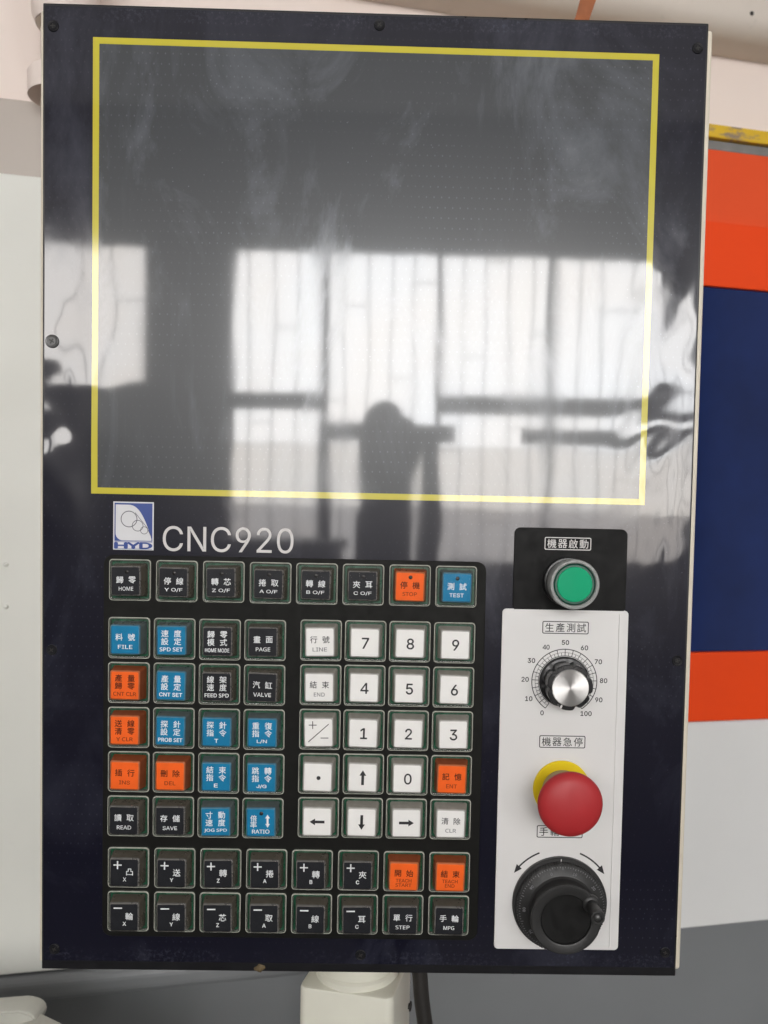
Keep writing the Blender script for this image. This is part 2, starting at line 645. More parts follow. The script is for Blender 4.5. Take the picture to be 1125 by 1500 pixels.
# duct along the wall above the machine
du = machine_thing('wall_duct', 'taupe rounded duct running along the wall above the machine', 'duct', 0, 0, 0)
bm = bmesh.new()
ring = rrect(70, 62, 22, 6)
loft(bm, [[(u, y, q) for q, y in ring] for u in (1000, -60)], True, True)
bmesh.ops.recalc_face_normals(bm, faces=bm.faces)
o = bpy.data.objects.new('duct_body', to_mesh('duct_body', bm, 'duct_taupe', True, 40))
C.objects.link(o); o.parent = du; o.location = conv(0, 263, -45)
bm = bmesh.new()
box(bm, -60, 1000, -12, 12, -20, 20, 2)
o = bpy.data.objects.new('duct_cover', to_mesh('duct_cover', bm, 'grime'))
C.objects.link(o); o.parent = du; o.location = conv(0, 307, -45)
bm = bmesh.new()
lathe(bm, [(2.4, 0), (2.0, 1.0), (.5, 1.4)], 16)
o = bpy.data.objects.new('duct_screw', to_mesh('duct_screw', bm, 'hole_dark', True))
C.objects.link(o); o.parent = du; o.location = conv(402, 253, -10)

# leaning strap seen over the panel's top edge
bm = bmesh.new()
n = 12
rings = []
for i in range(n + 1):
    s = i / n
    ww = 6.6 + .6 * math.sin(i * 2.1)
    cx, cy, zz = -14 + 42 * s + 1.2 * math.sin(3 * s), -60 + 150 * s, 2 * math.sin(4 * s)
    rings.append([(cx - ww, cy, zz - 1.5), (cx + ww, cy, zz - 1.5 - 1.2), (cx + ww, cy, zz + 1.5 - 1.2), (cx - ww, cy, zz + 1.5)])
loft(bm, rings, True, True)
bmesh.ops.recalc_face_normals(bm, faces=bm.faces)
add('hanging_strap', to_mesh('hanging_strap', bm, 'rust_strap'), (358, -112, -200), None,
    'rusty orange strap rising behind the panel\'s top edge', 'strap')

# white fitting on the wall at the upper left
fx = bpy.data.objects.new('wall_fitting', None); C.objects.link(fx); place(fx, (-90, -70, -262), None)
fx['label'] = 'white stepped fitting beside the panel\'s upper left corner'; fx['category'] = 'fitting'
for nm, prof, mt in (('fitting_body', [(21, 57.5), (25, 58.5), (28, 66), (29.5, 100), (30, 170)], 'wall_paint'),
                     ('fitting_underside', [(12, 44), (18, 48), (24.5, 57)], 'stem_tan'),
                     ('fitting_neck', [(20, 16), (20.5, 20), (20.5, 57)], 'wall_paint'),
                     ('fitting_foot', [(31, -6), (31, 13), (29, 16), (20, 16.5)], 'wall_paint')):
    bm = bmesh.new(); lathe(bm, prof, 40)
    for q in bm.verts:
        q.co = Vector((q.co.x, q.co.z, -q.co.y))
    add(nm, to_mesh(nm, bm, mt, True, 35), (-90, -70, -262), fx)

# casting at the lower left
cs = bpy.data.objects.new('machine_casting', None); C.objects.link(cs); place(cs, (-70, 723, -120), None)
cs['label'] = 'pale cast metal bracket with two bolt holes below the panel\'s lower left corner'; cs['category'] = 'bracket'
bm = bmesh.new()
prof = [(-120, 24), (-60, 30), (-30, 36), (8, 39.5), (17, 37), (21, 32), (20, 26), (16, 20), (14, 0), (14, -60), (-120, -60)]
loft(bm, [[(x, y, -9) for x, y in prof], [(x, y, 6) for x, y in prof], [(x * .97 - .5, y * .95, 11) for x, y in prof]], True, True)
bmesh.ops.recalc_face_normals(bm, faces=bm.faces)
bmesh.ops.bevel(bm, geom=[e for e in bm.edges], offset=1.2, segments=2, affect='EDGES')
add('casting_hump', to_mesh('casting_hump', bm, 'casting_white', True, 50), (-70, 723, -120), cs)
bm = bmesh.new()
prof = [(-40, 8), (-4, 25), (21, 32), (80, 3), (120, -18), (120, -60), (-40, -60)]
loft(bm, [[(x, y, 4) for x, y in prof][::1], [(x, y, 18) for x, y in prof], [(x * .985, y * .97, 20) for x, y in prof]], True, True)
bmesh.ops.recalc_face_normals(bm, faces=bm.faces)
pl = add('casting_flange', to_mesh('casting_flange', bm, 'casting_white'), (-70, 723, -120), cs)
for hx, hy in ((17.5, 19.5), (41, 19.5), (68, 3)):
    if hx == 68:
        continue
    bm = bmesh.new()
    lathe(bm, [(5.2, 0), (5.0, .9), (4.2, 1.0), (3.6, -1.5), (.1, -1.8)], 24)
    add('bolt_hole', to_mesh('bolt_hole', bm, 'casting_white' if hx < 30 else 'hole_dark', True, 40), (-70 + hx, 723 - hy + 2.0, -99.8), pl)
    bm = bmesh.new()
    lathe(bm, [(2.7, 0), (2.4, 1.5), (.3, 1.7)], 6)
    add('bolt', to_mesh('bolt', bm, 'hole_dark'), (-70 + hx, 723 - hy + 2.0, -100.2), pl)

# ================================================================ SUPPORT ARM AND CABLE
arm = bpy.data.objects.new('support_arm', None); C.objects.link(arm); place(arm, (199, 1700, -62), None)
arm['label'] = 'cream painted support column carrying the control panel from below'; arm['category'] = 'support arm'
bm = bmesh.new()
rings = [[(x, yy, -y) for x, y in rrect(66 - c0, 60 - c0, 6, 5)] for yy, c0 in ((-1075, 0), (-2.5, 0), (-.7, 1.2), (0, 4))]
loft(bm, rings, True, True)
bmesh.ops.recalc_face_normals(bm, faces=bm.faces)
o = add('column', to_mesh('column', bm, 'arm_cream', True, 35), (196, 623, -60), arm)
o.rotation_euler = (0, 0, math.radians(-13))
bm = bmesh.new()
prof = [(29, -1), (29, 4), (27.5, 5.5), (27, 5.5), (27, 42)]
lathe(bm, prof, 56)
for q in bm.verts:
    q.co = Vector((q.co.x, q.co.z, -q.co.y))
o = add('swivel_collar', to_mesh('swivel_collar', bm, 'arm_cream', True, 35), (196, 623, -60), arm)
bm = bmesh.new()
lathe(bm, [(3.4, 0), (3.2, .8), (2.2, .9), (2.0, -1), (.2, -1.2)], 20)
o = add('set_screw', to_mesh('set_screw', bm, 'hole_dark', True, 40), (233.4, 643, -50), arm)
o.rotation_euler = (0, 0, math.radians(77))

bm = bmesh.new()
tube(bm, [(0, 30, 0), (0, 6, 0), (2, -14, 1), (5, -34, 2), (7, -60, 2), (8, -120, 0), (6, -300, -6), (0, -700, -10), (0, -1085, -10)], 5.2, 14)
add('cable', to_mesh('cable', bm, 'cable_black', True, 60), (239, 614, -34), None, 'black cable hanging beside the cream support column', 'cable')

# ================================================================ CONTROL PANEL
W, H = 401.6, 592.4
cp = bpy.data.objects.new('control_panel', None)
C.objects.link(cp)
place(cp, (W / 2, H, 0), None)
cp['label'] = 'black machine control panel with large blank screen, keypad and control knobs'
cp['category'] = 'control panel'

bm = bmesh.new()
box(bm, -W / 2 - 3.6, W / 2 + 4.4, -H / 2 + 1.6, H / 2 - 1.2, -78, -5.2, 2.0, 3)
add('housing', to_mesh('housing', bm, 'housing_cream', True, 40), (W / 2, H / 2, 0), cp)
bm = bmesh.new()
box(bm, -W / 2, W / 2, -H / 2, H / 2, -5, -.6, .7, 2)
add('front_plate', to_mesh('front_plate', bm, 'plate_black'), (W / 2, H / 2, 0), cp)


def hgt(x, y):
    """Height of the film over the plate (mm): flat in the middle, bulging and creased towards the side edges."""
    def bell(cx, cy, sx, sy):
        return math.exp(-((x - cx) / sx) ** 2 / 2 - ((y - cy) / sy) ** 2 / 2)
    h = .05 * noise.noise((x / 120, y / 140, 3.1)) + .012 * noise.noise((x / 38, y / 60, 9.4))
    wl = bell(10, 235, 17, 48) + .5 * bell(30, 255, 18, 20)
    h += wl * (.70 * noise.noise((x / 34, y / 50, 1.7)) + .07 * noise.noise((x / 9, y / 13, 5.5)))
    h += 1.55 * bell(7, 292, 12.5, 30) * (1 + .35 * noise.noise((x / 16, y / 22, 4.4)))
    wr = bell(388, 240, 17, 80)
    h += wr * (.74 * noise.noise((x / 34, y / 66, 7.7)) + .18 * noise.noise(((x + y * .5) / 13, (y - x * .5) / 26, 2.2)))
    h += (max(0.0, x - 362) ** 2 * .00045 + .075 * max(0.0, min(1.0, (x - 355) / 22)) * noise.noise((x / 6.5, y / 75, 6.1))) * math.exp(-((y - 255) / 62) ** 2 / 2)
    wb = bell(200, 300, 300, 22)
    h += wb * .03 * noise.noise((x / 24, y / 30, 8.8))
    return h


def sheet(name, x0, x1, y0, y1, step, zoff, mat, skirt=0.0):
    """Film-following sheet; vertices local to the top left corner of the plate."""
    nx, ny = max(1, round((x1 - x0) / step)), max(1, round((y1 - y0) / step))
    bm = bmesh.new()
    g = [[bm.verts.new((x0 + (x1 - x0) * i / nx, -(y0 + (y1 - y0) * j / ny),
                        zoff + hgt(x0 + (x1 - x0) * i / nx, y0 + (y1 - y0) * j / ny))) for i in range(nx + 1)] for j in range(ny + 1)]
    for j in range(ny):
        for i in range(nx):
            bm.faces.new((g[j][i], g[j + 1][i], g[j + 1][i + 1], g[j][i + 1]))
    if skirt:
        loop = g[0] + [r[-1] for r in g[1:]] + list(reversed(g[-1][:-1])) + [r[0] for r in reversed(g[1:-1])]
        lo = [bm.verts.new(q.co + Vector((0, 0, -skirt))) for q in loop]
        for i in range(len(loop)):
            k = (i + 1) % len(loop)
            bm.faces.new((loop[i], loop[k], lo[k], lo[i]))
    return to_mesh(name, bm, mat, True, 50)


add('protective_film', sheet('protective_film', 1.6, W - 1.6, 2.0, H - 6.0, 2.6, 0.0, 'film_dark', .5), (0, 0, 0), cp,
    label='glossy creased protective film over the black plate')
FX0, FX1, FY0, FY1, FT = 30.3, 371.8, 19.6, 292.9, 3.8
add('display_screen', sheet('display_screen', FX0 + FT, FX1 - FT, FY0 + FT, FY1 - FT, 2.6, .06, 'film_screen'), (0, 0, 0), cp,
    label='blank grey screen reflecting bright windows')
# yellow printed border, four strips in one outline
bmA = bmesh.new()
for (a, b, c_, d_) in ((FX0, FX1, FY0, FY0 + FT), (FX0, FX1, FY1 - FT, FY1), (FX0, FX0 + FT, FY0 + FT, FY1 - FT), (FX1 - FT, FX1, FY0 + FT, FY1 - FT)):
    nx, ny = max(2, round((b - a) / 2)), max(2, round((d_ - c_) / 2))
    g = [[bmA.verts.new((a + (b - a) * i / nx, -(c_ + (d_ - c_) * j / ny), .10 + hgt(a + (b - a) * i / nx, c_ + (d_ - c_) * j / ny))) for i in range(nx + 1)] for j in range(ny + 1)]
    for j in range(ny):
        for i in range(nx):
            bmA.faces.new((g[j][i], g[j + 1][i], g[j + 1][i + 1], g[j][i + 1]))
add('screen_border', to_mesh('screen_border', bmA, 'film_yellow', True), (0, 0, 0), cp, label='yellow printed line framing the screen')

# maker's mark and type number
lg = plate_mesh('logo', 24.8, 29.6, .2, .12, .22, 'logo_white', .05)
lg = add('logo', lg, (56.2, 312.3, 0), cp, label='blue and white logo square reading HYD')
bm = bmesh.new()
box(bm, -11.6, 11.6, -9.4, 14.0, .20, .26)
add('logo_field', to_mesh('logo_field', bm, 'logo_blue'), (56.2, 312.3, 0), lg)
bm = bmesh.new()
pts = [(-10.9, 13.0), (-3.5, 13.0)]
for i in range(1, 13):                       # right edge sweeping down in an S to the lower right tip
    s = i / 12
    pts.append((-3.5 + 14.6 * s ** .9, 13.0 - 3.4 * s - 17.5 * s ** 2.1 + 1.2 * math.sin(math.pi * s)))
pts += [(11.1, -9.0), (-6.5, -9.0)]
for i in range(1, 8):
    a = math.radians(270 - 90 * i / 8)
    pts.append((-6.5 + 4.4 * math.cos(a), -4.6 + 4.4 * math.sin(a)))
pts.append((-10.9, -4.6))
poly(bm, pts, .30)
add('logo_shape', to_mesh('logo_shape', bm, 'logo_white'), (56.2, 312.3, 0), lg)
bm = bmesh.new()
for cx, cy, r, th in ((-2.7, 4.2, 5.1, .5), (2.6, .2, 3.5, .4), (6.6, -2.6, 2.4, .35)):
    arc_band(bm, r - th, r, 0, 360, 36, cx, cy, .34)
for p, q in (((1.0, 8.2), (8.7, -1.3)), ((8.4, -1.0), (11.0, -6.6))):
    stroke(bm, p, q, .35, .345)
add('logo_rings', to_mesh('logo_rings', bm, 'logo_grey'), (56.2, 312.3, 0), lg)
bm = bmesh.new()
for x, ch, ww in ((-7.6, 'H', 7.2), (0, 'Y', 7.6), (7.6, 'D', 7.0)):
    text(bm, ch, x, -12.1, 3.6, ww, .035, .30)
box(bm, -11.6, 11.6, -10.0, -9.7, .24, .28)
box(bm, -11.6, 11.6, -14.3, -14.05, .24, .28)
add('logo_lettering', to_mesh('logo_lettering', bm, 'logo_blue'), (56.2, 312.3, 0), lg)
bm = bmesh.new()
text(bm, 'CNC920', 0, 0, 15.6, 80.4, .0, .14)
add('type_lettering', to_mesh('type_lettering', bm, 'print_white'), (114.4, 319.6, 0), cp, label='white lettering CNC920')

# screws round the edge
bm = bmesh.new()
lathe(bm, [(4.1, 0), (4.0, .55), (3.5, .8), (3.0, .62), (2.7, .62), (2.4, .85), (.1, .95)], 28)
screw_me = {'screw_steel': to_mesh('screw', bm, 'screw_steel', True, 30)}
screw_me['screw_black'] = screw_me['screw_steel'].copy()
screw_me['screw_black'].materials[0] = MATS['screw_black']
bm = bmesh.new()
box(bm, -1.7, 1.7, -.35, .35, .9, .99)
box(bm, -.35, .35, -1.7, 1.7, .9, 1.0)
cross = to_mesh('screw_cross', bm, 'hole_dark')
for i, (x, y) in enumerate([(6.6, 14), (201.8, 7.5), (395.0, 15.5), (6.4, 201), (395.4, 389.8), (8.5, 579), (200.6, 580.5), (394, 576.5), (6.4, 390)]):
    s = add('screw', screw_me['screw_steel' if i in (3,) else 'screw_black'], (x, y, .12 + hgt(x, y)), cp)
    s.scale = (1, 1, 1) if i == 3 else (.82, .82, .82)
    q = add('cross_slot', cross, (x, y, .12 + hgt(x, y)), s)
    q.rotation_euler = (0, i * .7, 0)
bm = bmesh.new()
rings = []
lathe(bm, [(3.2, 0), (2.6, .8), (1.4, 1.3), (.2, 1.4)], 14, mod=lambda a, r, z: r * (1 + .35 * math.sin(3 * a + 1) * math.cos(a)))
add('glue_spot', to_mesh('glue_spot', bm, 'grime', True), (137, 590.2, -1.0), cp)

# ---------------------------------------------------------------- keypad
TX0, TX1, TY0, TY1 = 38.3, 274.2, 330.2, 570.0
tr_ = plate_mesh('keypad_tray', TX1 - TX0, TY1 - TY0, 6, 0, .75, 'tray_black', .25)
add('keypad_tray', tr_, ((TX0 + TX1) / 2, (TY0 + TY1) / 2, 0), cp)

KF = 25.6
# clear square surround with rounded lip
bm = bmesh.new()


def sq(a, r, z):
    return [(x, y, z) for x, y in rrect(a, a, r, 4)]


loft(bm, [sq(KF, 2.2, .75), sq(KF, 2.2, 2.5), sq(KF - .5, 2.0, 3.0), sq(KF - 1.1, 1.8, 3.0), sq(KF - 1.6, 1.6, 2.3), sq(KF - 2.4, 1.4, 2.2), sq(KF - 2.9, 1.2, .95)], False)
bm.faces.ensure_lookup_table()
for f in bm.faces:                           # moulded top lip: lighter body colour paints in its highlight
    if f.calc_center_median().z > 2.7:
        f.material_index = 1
frame_me = to_mesh('key', bm, ['clear_frame', 'clear_lip_highlight'], True, 25)
well_me = plate_mesh('key_well', KF - 2.95, KF - 2.95, 1.0, .76, .95, 'well_green', .05)
cap_me, ins_me = {}, {}
for k in WALLC:
    bm = bmesh.new()
    loft(bm, [sq(20.8, 1.5, 1.0), sq(20.4, 1.5, 2.4), sq(18.2, 1.3, 9.4), sq(17.9, 1.3, 10.1), sq(17.4, 1.2, 10.55), sq(16.7, .9, 10.75)], True, False, 0, 1)
    for f in bm.faces:                       # rounded rim of the clear cap, edge glint painted as lighter body colour
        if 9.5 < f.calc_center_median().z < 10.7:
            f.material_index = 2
    cap_me[k] = to_mesh('cap_' + k, bm, ['cap_wall_' + k, 'cap_top', 'cap_rim_glint_' + k], True, 24)
    bm = bmesh.new()
    loft(bm, [sq(17.0, 1.0, 7.6), sq(16.75, .9, 10.0), sq(16.55, .8, 10.2)], True, True)
    ins_me[k] = to_mesh('insert_' + k, bm, 'insert_' + k)
bm = bmesh.new()
lathe(bm, [(1.25, 0), (1.15, .12), (.2, .2)], 20)
led_me = to_mesh('indicator_dot', bm, 'led_dark', True)

ZL = 10.26
INK = {'black': ['ink_white', 'ink_white'], 'blue': ['ink_white', 'ink_white'],
       'white': ['ink_black', 'ink_grey'], 'orange': ['ink_brown', 'ink_rust']}
COLNAME = {'black': 'black', 'blue': 'blue', 'white': 'white', 'orange': 'orange'}


def key(x, y, col, kind, a='', b='', c_='', led=False):
    x += random.uniform(-.12, .12)
    y += random.uniform(-.12, .12)
    desc = {'one': f'{a} {b}', 'two': f'{a}{b} {c_}', 'digit': f'digit {a}', 'axis': f'{"plus" if a == "+" else "minus"} {b} {c_}',
            'pm': 'plus minus sign', 'dot': 'decimal point', 'arrow': f'{a} arrow', 'ratio': f'{a}{b} {c_}', 'teach': f'{a} {b} {c_}'}[kind]
    ko = add('key', frame_me, (x, y, 0), cp, label=f'{col} key marked {desc}')
    add('key_well', well_me, (x, y, 0), ko)
    tilt = (random.uniform(-.013, .013), random.uniform(-.02, .02), random.uniform(-.013, .013))
    parts = [add('cap', cap_me[col], (x, y, 0), ko), add('insert', ins_me[col], (x, y, 0), ko)]
    bm = bmesh.new()
    if kind == 'one':
        dy = -.9 if led else 0
        spaced(bm, a, 0, 1.6 + dy, 4.3, 11.6, .013 if col != 'white' else .008)
        text(bm, b, 0, -4.4 + dy * .3, 2.35, min(2.1 * len(b) + .3, 11.5), .01, 0, 1)
    elif kind == 'two':
        spaced(bm, a, 0, 4.3, 4.3, 11.8, .014)
        spaced(bm, b, 0, -.5, 4.3, 11.8, .014)
        text(bm, c_, 0, -5.4, 2.3, min(1.95 * len(c_) + .2, 14.6), .018, 0, 1)
    elif kind == 'digit':
        text(bm, a, .3, -.2, 6.5, None, .012)
    elif kind == 'axis':
        if a == '+':
            stroke(bm, (-6.8, 4.6), (-1.8, 4.6), .85)
            stroke(bm, (-4.3, 2.1), (-4.3, 7.1), .85, .002)
        else:
            stroke(bm, (-6.4, 5.5), (-1.2, 5.5), .85)
        spaced(bm, b, 3.1, .4, 4.6, 4.6, .012)
        text(bm, c_, .1, -4.3, 2.3, None, .02, 0, 1)
    elif kind == 'pm':
        stroke(bm, (-6, 4.6), (-1.2, 4.6), .5)
        stroke(bm, (-3.6, 2.2), (-3.6, 7.0), .5, .002)
        stroke(bm, (-6.3, -5.8), (6.2, 5.2), .5)
        stroke(bm, (1.2, -3.4), (6.0, -3.4), .5)
    elif kind == 'dot':
        arc_band(bm, .02, 1.25, 0, 360, 24, .6, -.4)
    elif kind == 'arrow':
        r = {'right': 0, 'up': 90, 'left': 180, 'down': 270}[a]
        ca, sa = math.cos(math.radians(r)), math.sin(math.radians(r))
        pts = [(-4.5, -.85), (1.3, -.85), (1.3, -2.1), (4.7, 0), (1.3, 2.1), (1.3, .85), (-4.5, .85)]
        poly(bm, [(p * ca - q * sa, p * sa + q * ca) for p, q in pts])
    elif kind == 'ratio':
        spaced(bm, a, -4.4, 2.6, 3.9, 3.9, .014)
        spaced(bm, b, -4.4, -1.4, 3.9, 3.9, .014)
        poly(bm, [(4.2, 5), (2.7, 2.6), (3.6, 2.6), (3.6, -.8), (2.7, -.8), (4.2, -3.2), (5.7, -.8), (4.8, -.8), (4.8, 2.6), (5.7, 2.6)])
        text(bm, c_, 0, -5.6, 2.4, 10.6, .014, 0, 1)
    elif kind == 'teach':
        spaced(bm, a, 0, 2.0, 4.3, 11.4, .014)
        text(bm, b, 0, -2.6, 2.1, 9.6, .012, 0, 1)
        text(bm, c_, 0, -5.4, 2.1, 1.95 * len(c_), .012, 0, 1)
    parts.append(add('legend', to_mesh('legend', bm, INK[col]), (x, y, ZL), ko))
    if led:
        parts.append(add('indicator_dot', led_me, (x + .3, y - 5.6, ZL - .05), ko))
    for p in parts:
        p.rotation_euler = tilt


K, B, O_, Wh = 'black', 'blue', 'orange', 'white'
row = [(K, '歸零', 'HOME'), (K, '停線', 'Y O/F'), (K, '轉芯', 'Z O/F'), (K, '捲取', 'A O/F'), (K, '轉線', 'B O/F'), (K, '夾耳', 'C O/F'), (O_, '停機', 'STOP'), (B, '測試', 'TEST')]
for i, (c0, a, b) in enumerate(row):
    key(55.1 + 28.65 * i, 345.6, c0, 'one', a, b, led=True)
left = [[(B, 'one', '料號', 'FILE'), (B, 'two', '速度', '設定', 'SPD SET'), (K, 'two', '歸零', '模式', 'HOME MODE'), (K, 'one', '畫面', 'PAGE')],
        [(O_, 'two', '產量', '歸零', 'CNT CLR'), (B, 'two', '產量', '設定', 'CNT SET'), (K, 'two', '線架', '速度', 'FEED SPD'), (K, 'one', '汽缸', 'VALVE')],
        [(O_, 'two', '送線', '清零', 'Y CLR'), (B, 'two', '探針', '設定', 'PROB SET'), (B, 'two', '探針', '指令', 'T'), (B, 'two', '重復', '指令', 'L/N')],
        [(O_, 'one', '插行', 'INS'), (O_, 'one', '刪除', 'DEL'), (B, 'two', '結束', '指令', 'E'), (B, 'two', '跳轉', '指令', 'J/G')],
        [(K, 'one', '讀取', 'READ'), (K, 'one', '存儲', 'SAVE'), (B, 'two', '寸動', '速度', 'JOG SPD'), (B, 'ratio', '倍', '率', 'RATIO')]]
right_ = [[(Wh, 'one', '行號', 'LINE'), (Wh, 'digit', '7'), (Wh, 'digit', '8'), (Wh, 'digit', '9')],
          [(Wh, 'one', '結束', 'END'), (Wh, 'digit', '4'), (Wh, 'digit', '5'), (Wh, 'digit', '6')],
          [(Wh, 'pm'), (Wh, 'digit', '1'), (Wh, 'digit', '2'), (Wh, 'digit', '3')],
          [(Wh, 'dot'), (Wh, 'arrow', 'up'), (Wh, 'digit', '0'), (O_, 'one', '記憶', 'ENT')],
          [(Wh, 'arrow', 'left'), (Wh, 'arrow', 'down'), (Wh, 'arrow', 'right'), (Wh, 'one', '清除', 'CLR')]]
for j in range(5):
    for i in range(4):
        a = left[j][i]
        key(54.8 + 27.85 * i, 381.3 + 27.85 * j, a[0], a[1], *a[2:], led=(a[1] == 'ratio'))
        a = right_[j][i]
        key(172.8 + 27.5 * i, 380.6 + 27.8 * j, a[0], a[1], *a[2:])
plus = ['凸X', '送Y', '轉Z', '捲A', '轉B', '夾C']
minus = ['輪X', '線Y', '芯Z', '取A', '線B', '耳C']
for i in range(6):
    key(55.2 + 28.6 * i, 525.2, K, 'axis', '+', plus[i][0], plus[i][1])
    key(55.2 + 28.6 * i, 553.1, K, 'axis', '-', minus[i][0], minus[i][1])
key(55.2 + 28.6 * 6, 525.3, O_, 'teach', '開始', 'TEACH', 'START')
key(55.2 + 28.6 * 7, 525.5, O_, 'teach', '結束', 'TEACH', 'END')
key(55.2 + 28.6 * 6, 553.1, K, 'one', '單行', 'STEP')
key(55.2 + 28.6 * 7, 553.1, K, 'one', '手輪', 'MPG')

# ---------------------------------------------------------------- label plates on the right
CX = 324.7


def badge(parent, y, s, ink):
    bm = bmesh.new()
    a, b = rrect(29.0, 7.9, 1.0, 4), rrect(27.9, 6.8, .6, 4)
    n = len(a)
    va, vb = [bm.verts.new((p[0], p[1], 0)) for p in a], [bm.verts.new((p[0], p[1], 0)) for p in b]
    for i in range(n):
        bm.faces.new((va[i], va[(i + 1) % n], vb[(i + 1) % n], vb[i]))
    if len(s) == 4:
        spaced(bm, s, 0, 0, 5.6, 25.4, .006)
    else:
        spaced(bm, s, -6.6, 0, 5.6, 12.4, .006)
    add('badge', to_mesh('badge', bm, ink), (CX - .2, y, 1.03), parent)


lb = add('start_label', plate_mesh('start_label', 70.4, 52.4, 4.0, 0, .95, 'label_black', .2), (326.4, 334.4, 0), cp, label='black label behind the green button')
badge(lb, 317.8, '機器啟動', 'print_white')
lw = add('control_label', plate_mesh('control_label', 78.8, 216.2, 2.6, 0, .98, 'label_white', .25), (324.3, 467.0, 0), cp, label='white label plate carrying the knob, stop button and handwheel')
badge(lw, 370.1, '生產測試', 'ink_black')
badge(lw, 442.0, '機器急停', 'ink_black')
badge(lw, 499.2, '手輪', 'ink_black')
# thin raised right-hand edge of the white plate
bm = bmesh.new()
box(bm, -.45, .45, -106.5, 106.5, .9, 1.5, .3)
add('label_edge', to_mesh('label_edge', bm, 'label_white'), (358.2, 467.2, 0), lw)

# dial scale 0-100 round the knob
bm = bmesh.new()
A0, A1 = 236.0, -56.0
KY = 404.0
arc_band(bm, 20.1, 20.65, A1, A0, 90)
arc_band(bm, 16.05, 16.45, A1, A0, 80)
for i in range(41):
    a = math.radians(A0 + (A1 - A0) * i / 40)
    r0, r1 = (16.3, 20.4) if i % 2 == 0 else (16.3, 18.4)
    stroke(bm, (r0 * math.cos(a), r0 * math.sin(a)), (r1 * math.cos(a), r1 * math.sin(a)), .42 if i % 2 == 0 else .30, .003)
arc_band(bm, 18.2, 18.4, A1, A0, 80, z=.001)
for i in range(11):
    a = math.radians(A0 + (A1 - A0) * i / 10)
    r = 24.6 if 0 < i < 10 else 24.0
    s = str(i * 10)
    text(bm, s, r * math.cos(a) + (0.8 if i == 10 else 0), r * math.sin(a), 2.9, None, .02, .002)
add('dial_scale', to_mesh('dial_scale', bm, 'ink_black'), (CX, KY, 1.03), lw, label='printed scale from 0 to 100')
# curved arrows over the handwheel
for s in (1, -1):
    bm = bmesh.new()
    aa = [68 - 26 * i / 14 for i in range(15)]
    up = [(34.6, q) for q in aa] + [(36.3, 42), (34.1, 33), (31.9, 42)] + [(33.6, q) for q in reversed(aa)]
    poly(bm, [(s * r_ * math.cos(math.radians(q)), r_ * math.sin(math.radians(q))) for r_, q in up])
    add('turn_arrow', to_mesh('turn_arrow', bm, 'ink_black'), (CX + .2, 544.6, 1.03), lw)

# green start button
SY = 341.2
sb = bmesh.new()
lathe(sb, [(15.4, .9), (15.4, 3.0), (14.6, 4.2), (13.6, 4.4), (13.4, 16.5)], 64)
sb = add('start_button', to_mesh('start_button', sb, 'knob_black', True, 30), (CX, SY, 0), cp, label='round green illuminated push button')
bm = bmesh.new()
lathe(bm, [(14.0, 12.5), (14.7, 13.5), (14.9, 17), (14.9, 24.5), (14.4, 25.6), (13.2, 25.6), (12.6, 24.8), (12.4, 18.5)], 64, cap=False)
add('clear_collar', to_mesh('clear_collar', bm, 'collar_clear', True, 30), (CX, SY, 0), sb)
bm = bmesh.new()
lathe(bm, [(12.3, 14), (12.3, 23.6), (11.6, 24.3), (10.7, 24.3)], 64)
add('lens_rim', to_mesh('lens_rim', bm, 'green_dark', True, 30), (CX, SY, 0), sb)
bm = bmesh.new()
lathe(bm, [(10.5, 24.2), (10.5, 24.7), (10.1, 25.0), (6, 25.15), (.1, 25.2)], 64)
add('green_lens', to_mesh('green_lens', bm, 'green_lens', True, 30), (CX, SY, 0), sb)

# rotary knob
bm = bmesh.new()


def lobes(a, r, z):
    if z < 4.5:
        return r
    d = abs(((a + .35) * 7 / (2 * math.pi)) % 1 - .5)
    return r - 1.9 * math.exp(-((d - .5) / .11) ** 2)


lathe(bm, [(15.8, .98), (15.8, 1.7), (15.2, 2.0), (15.0, 4.2), (13.6, 4.6), (13.5, 12.0), (14.1, 12.6), (14.0, 19.2), (13.5, 19.9), (11.4, 20.0)], 140, lobes)
kn = add('rotary_knob', to_mesh('rotary_knob', bm, 'knob_black', True, 32), (CX, KY, 0), cp, label='black fluted rotary knob with silver cap')
bm = bmesh.new()
lathe(bm, [(11.2, 19.8), (11.2, 20.7), (10.9, 21.0), (6, 21.02), (.05, 21.04)], 72)
add('metal_cap', to_mesh('metal_cap', bm, 'turned_metal', True, 30), (CX, KY, 0), kn)
bm = bmesh.new()
a = math.radians(246)
for r0, r1, z0, z1 in ((11.6, 13.7, 20.02, 20.12),):
    p, q = Vector((r0 * math.cos(a), r0 * math.sin(a))), Vector((r1 * math.cos(a), r1 * math.sin(a)))
    stroke(bm, p, q, 1.1, z1)
add('pointer_line', to_mesh('pointer_line', bm, 'print_white'), (CX, KY, 0), kn)

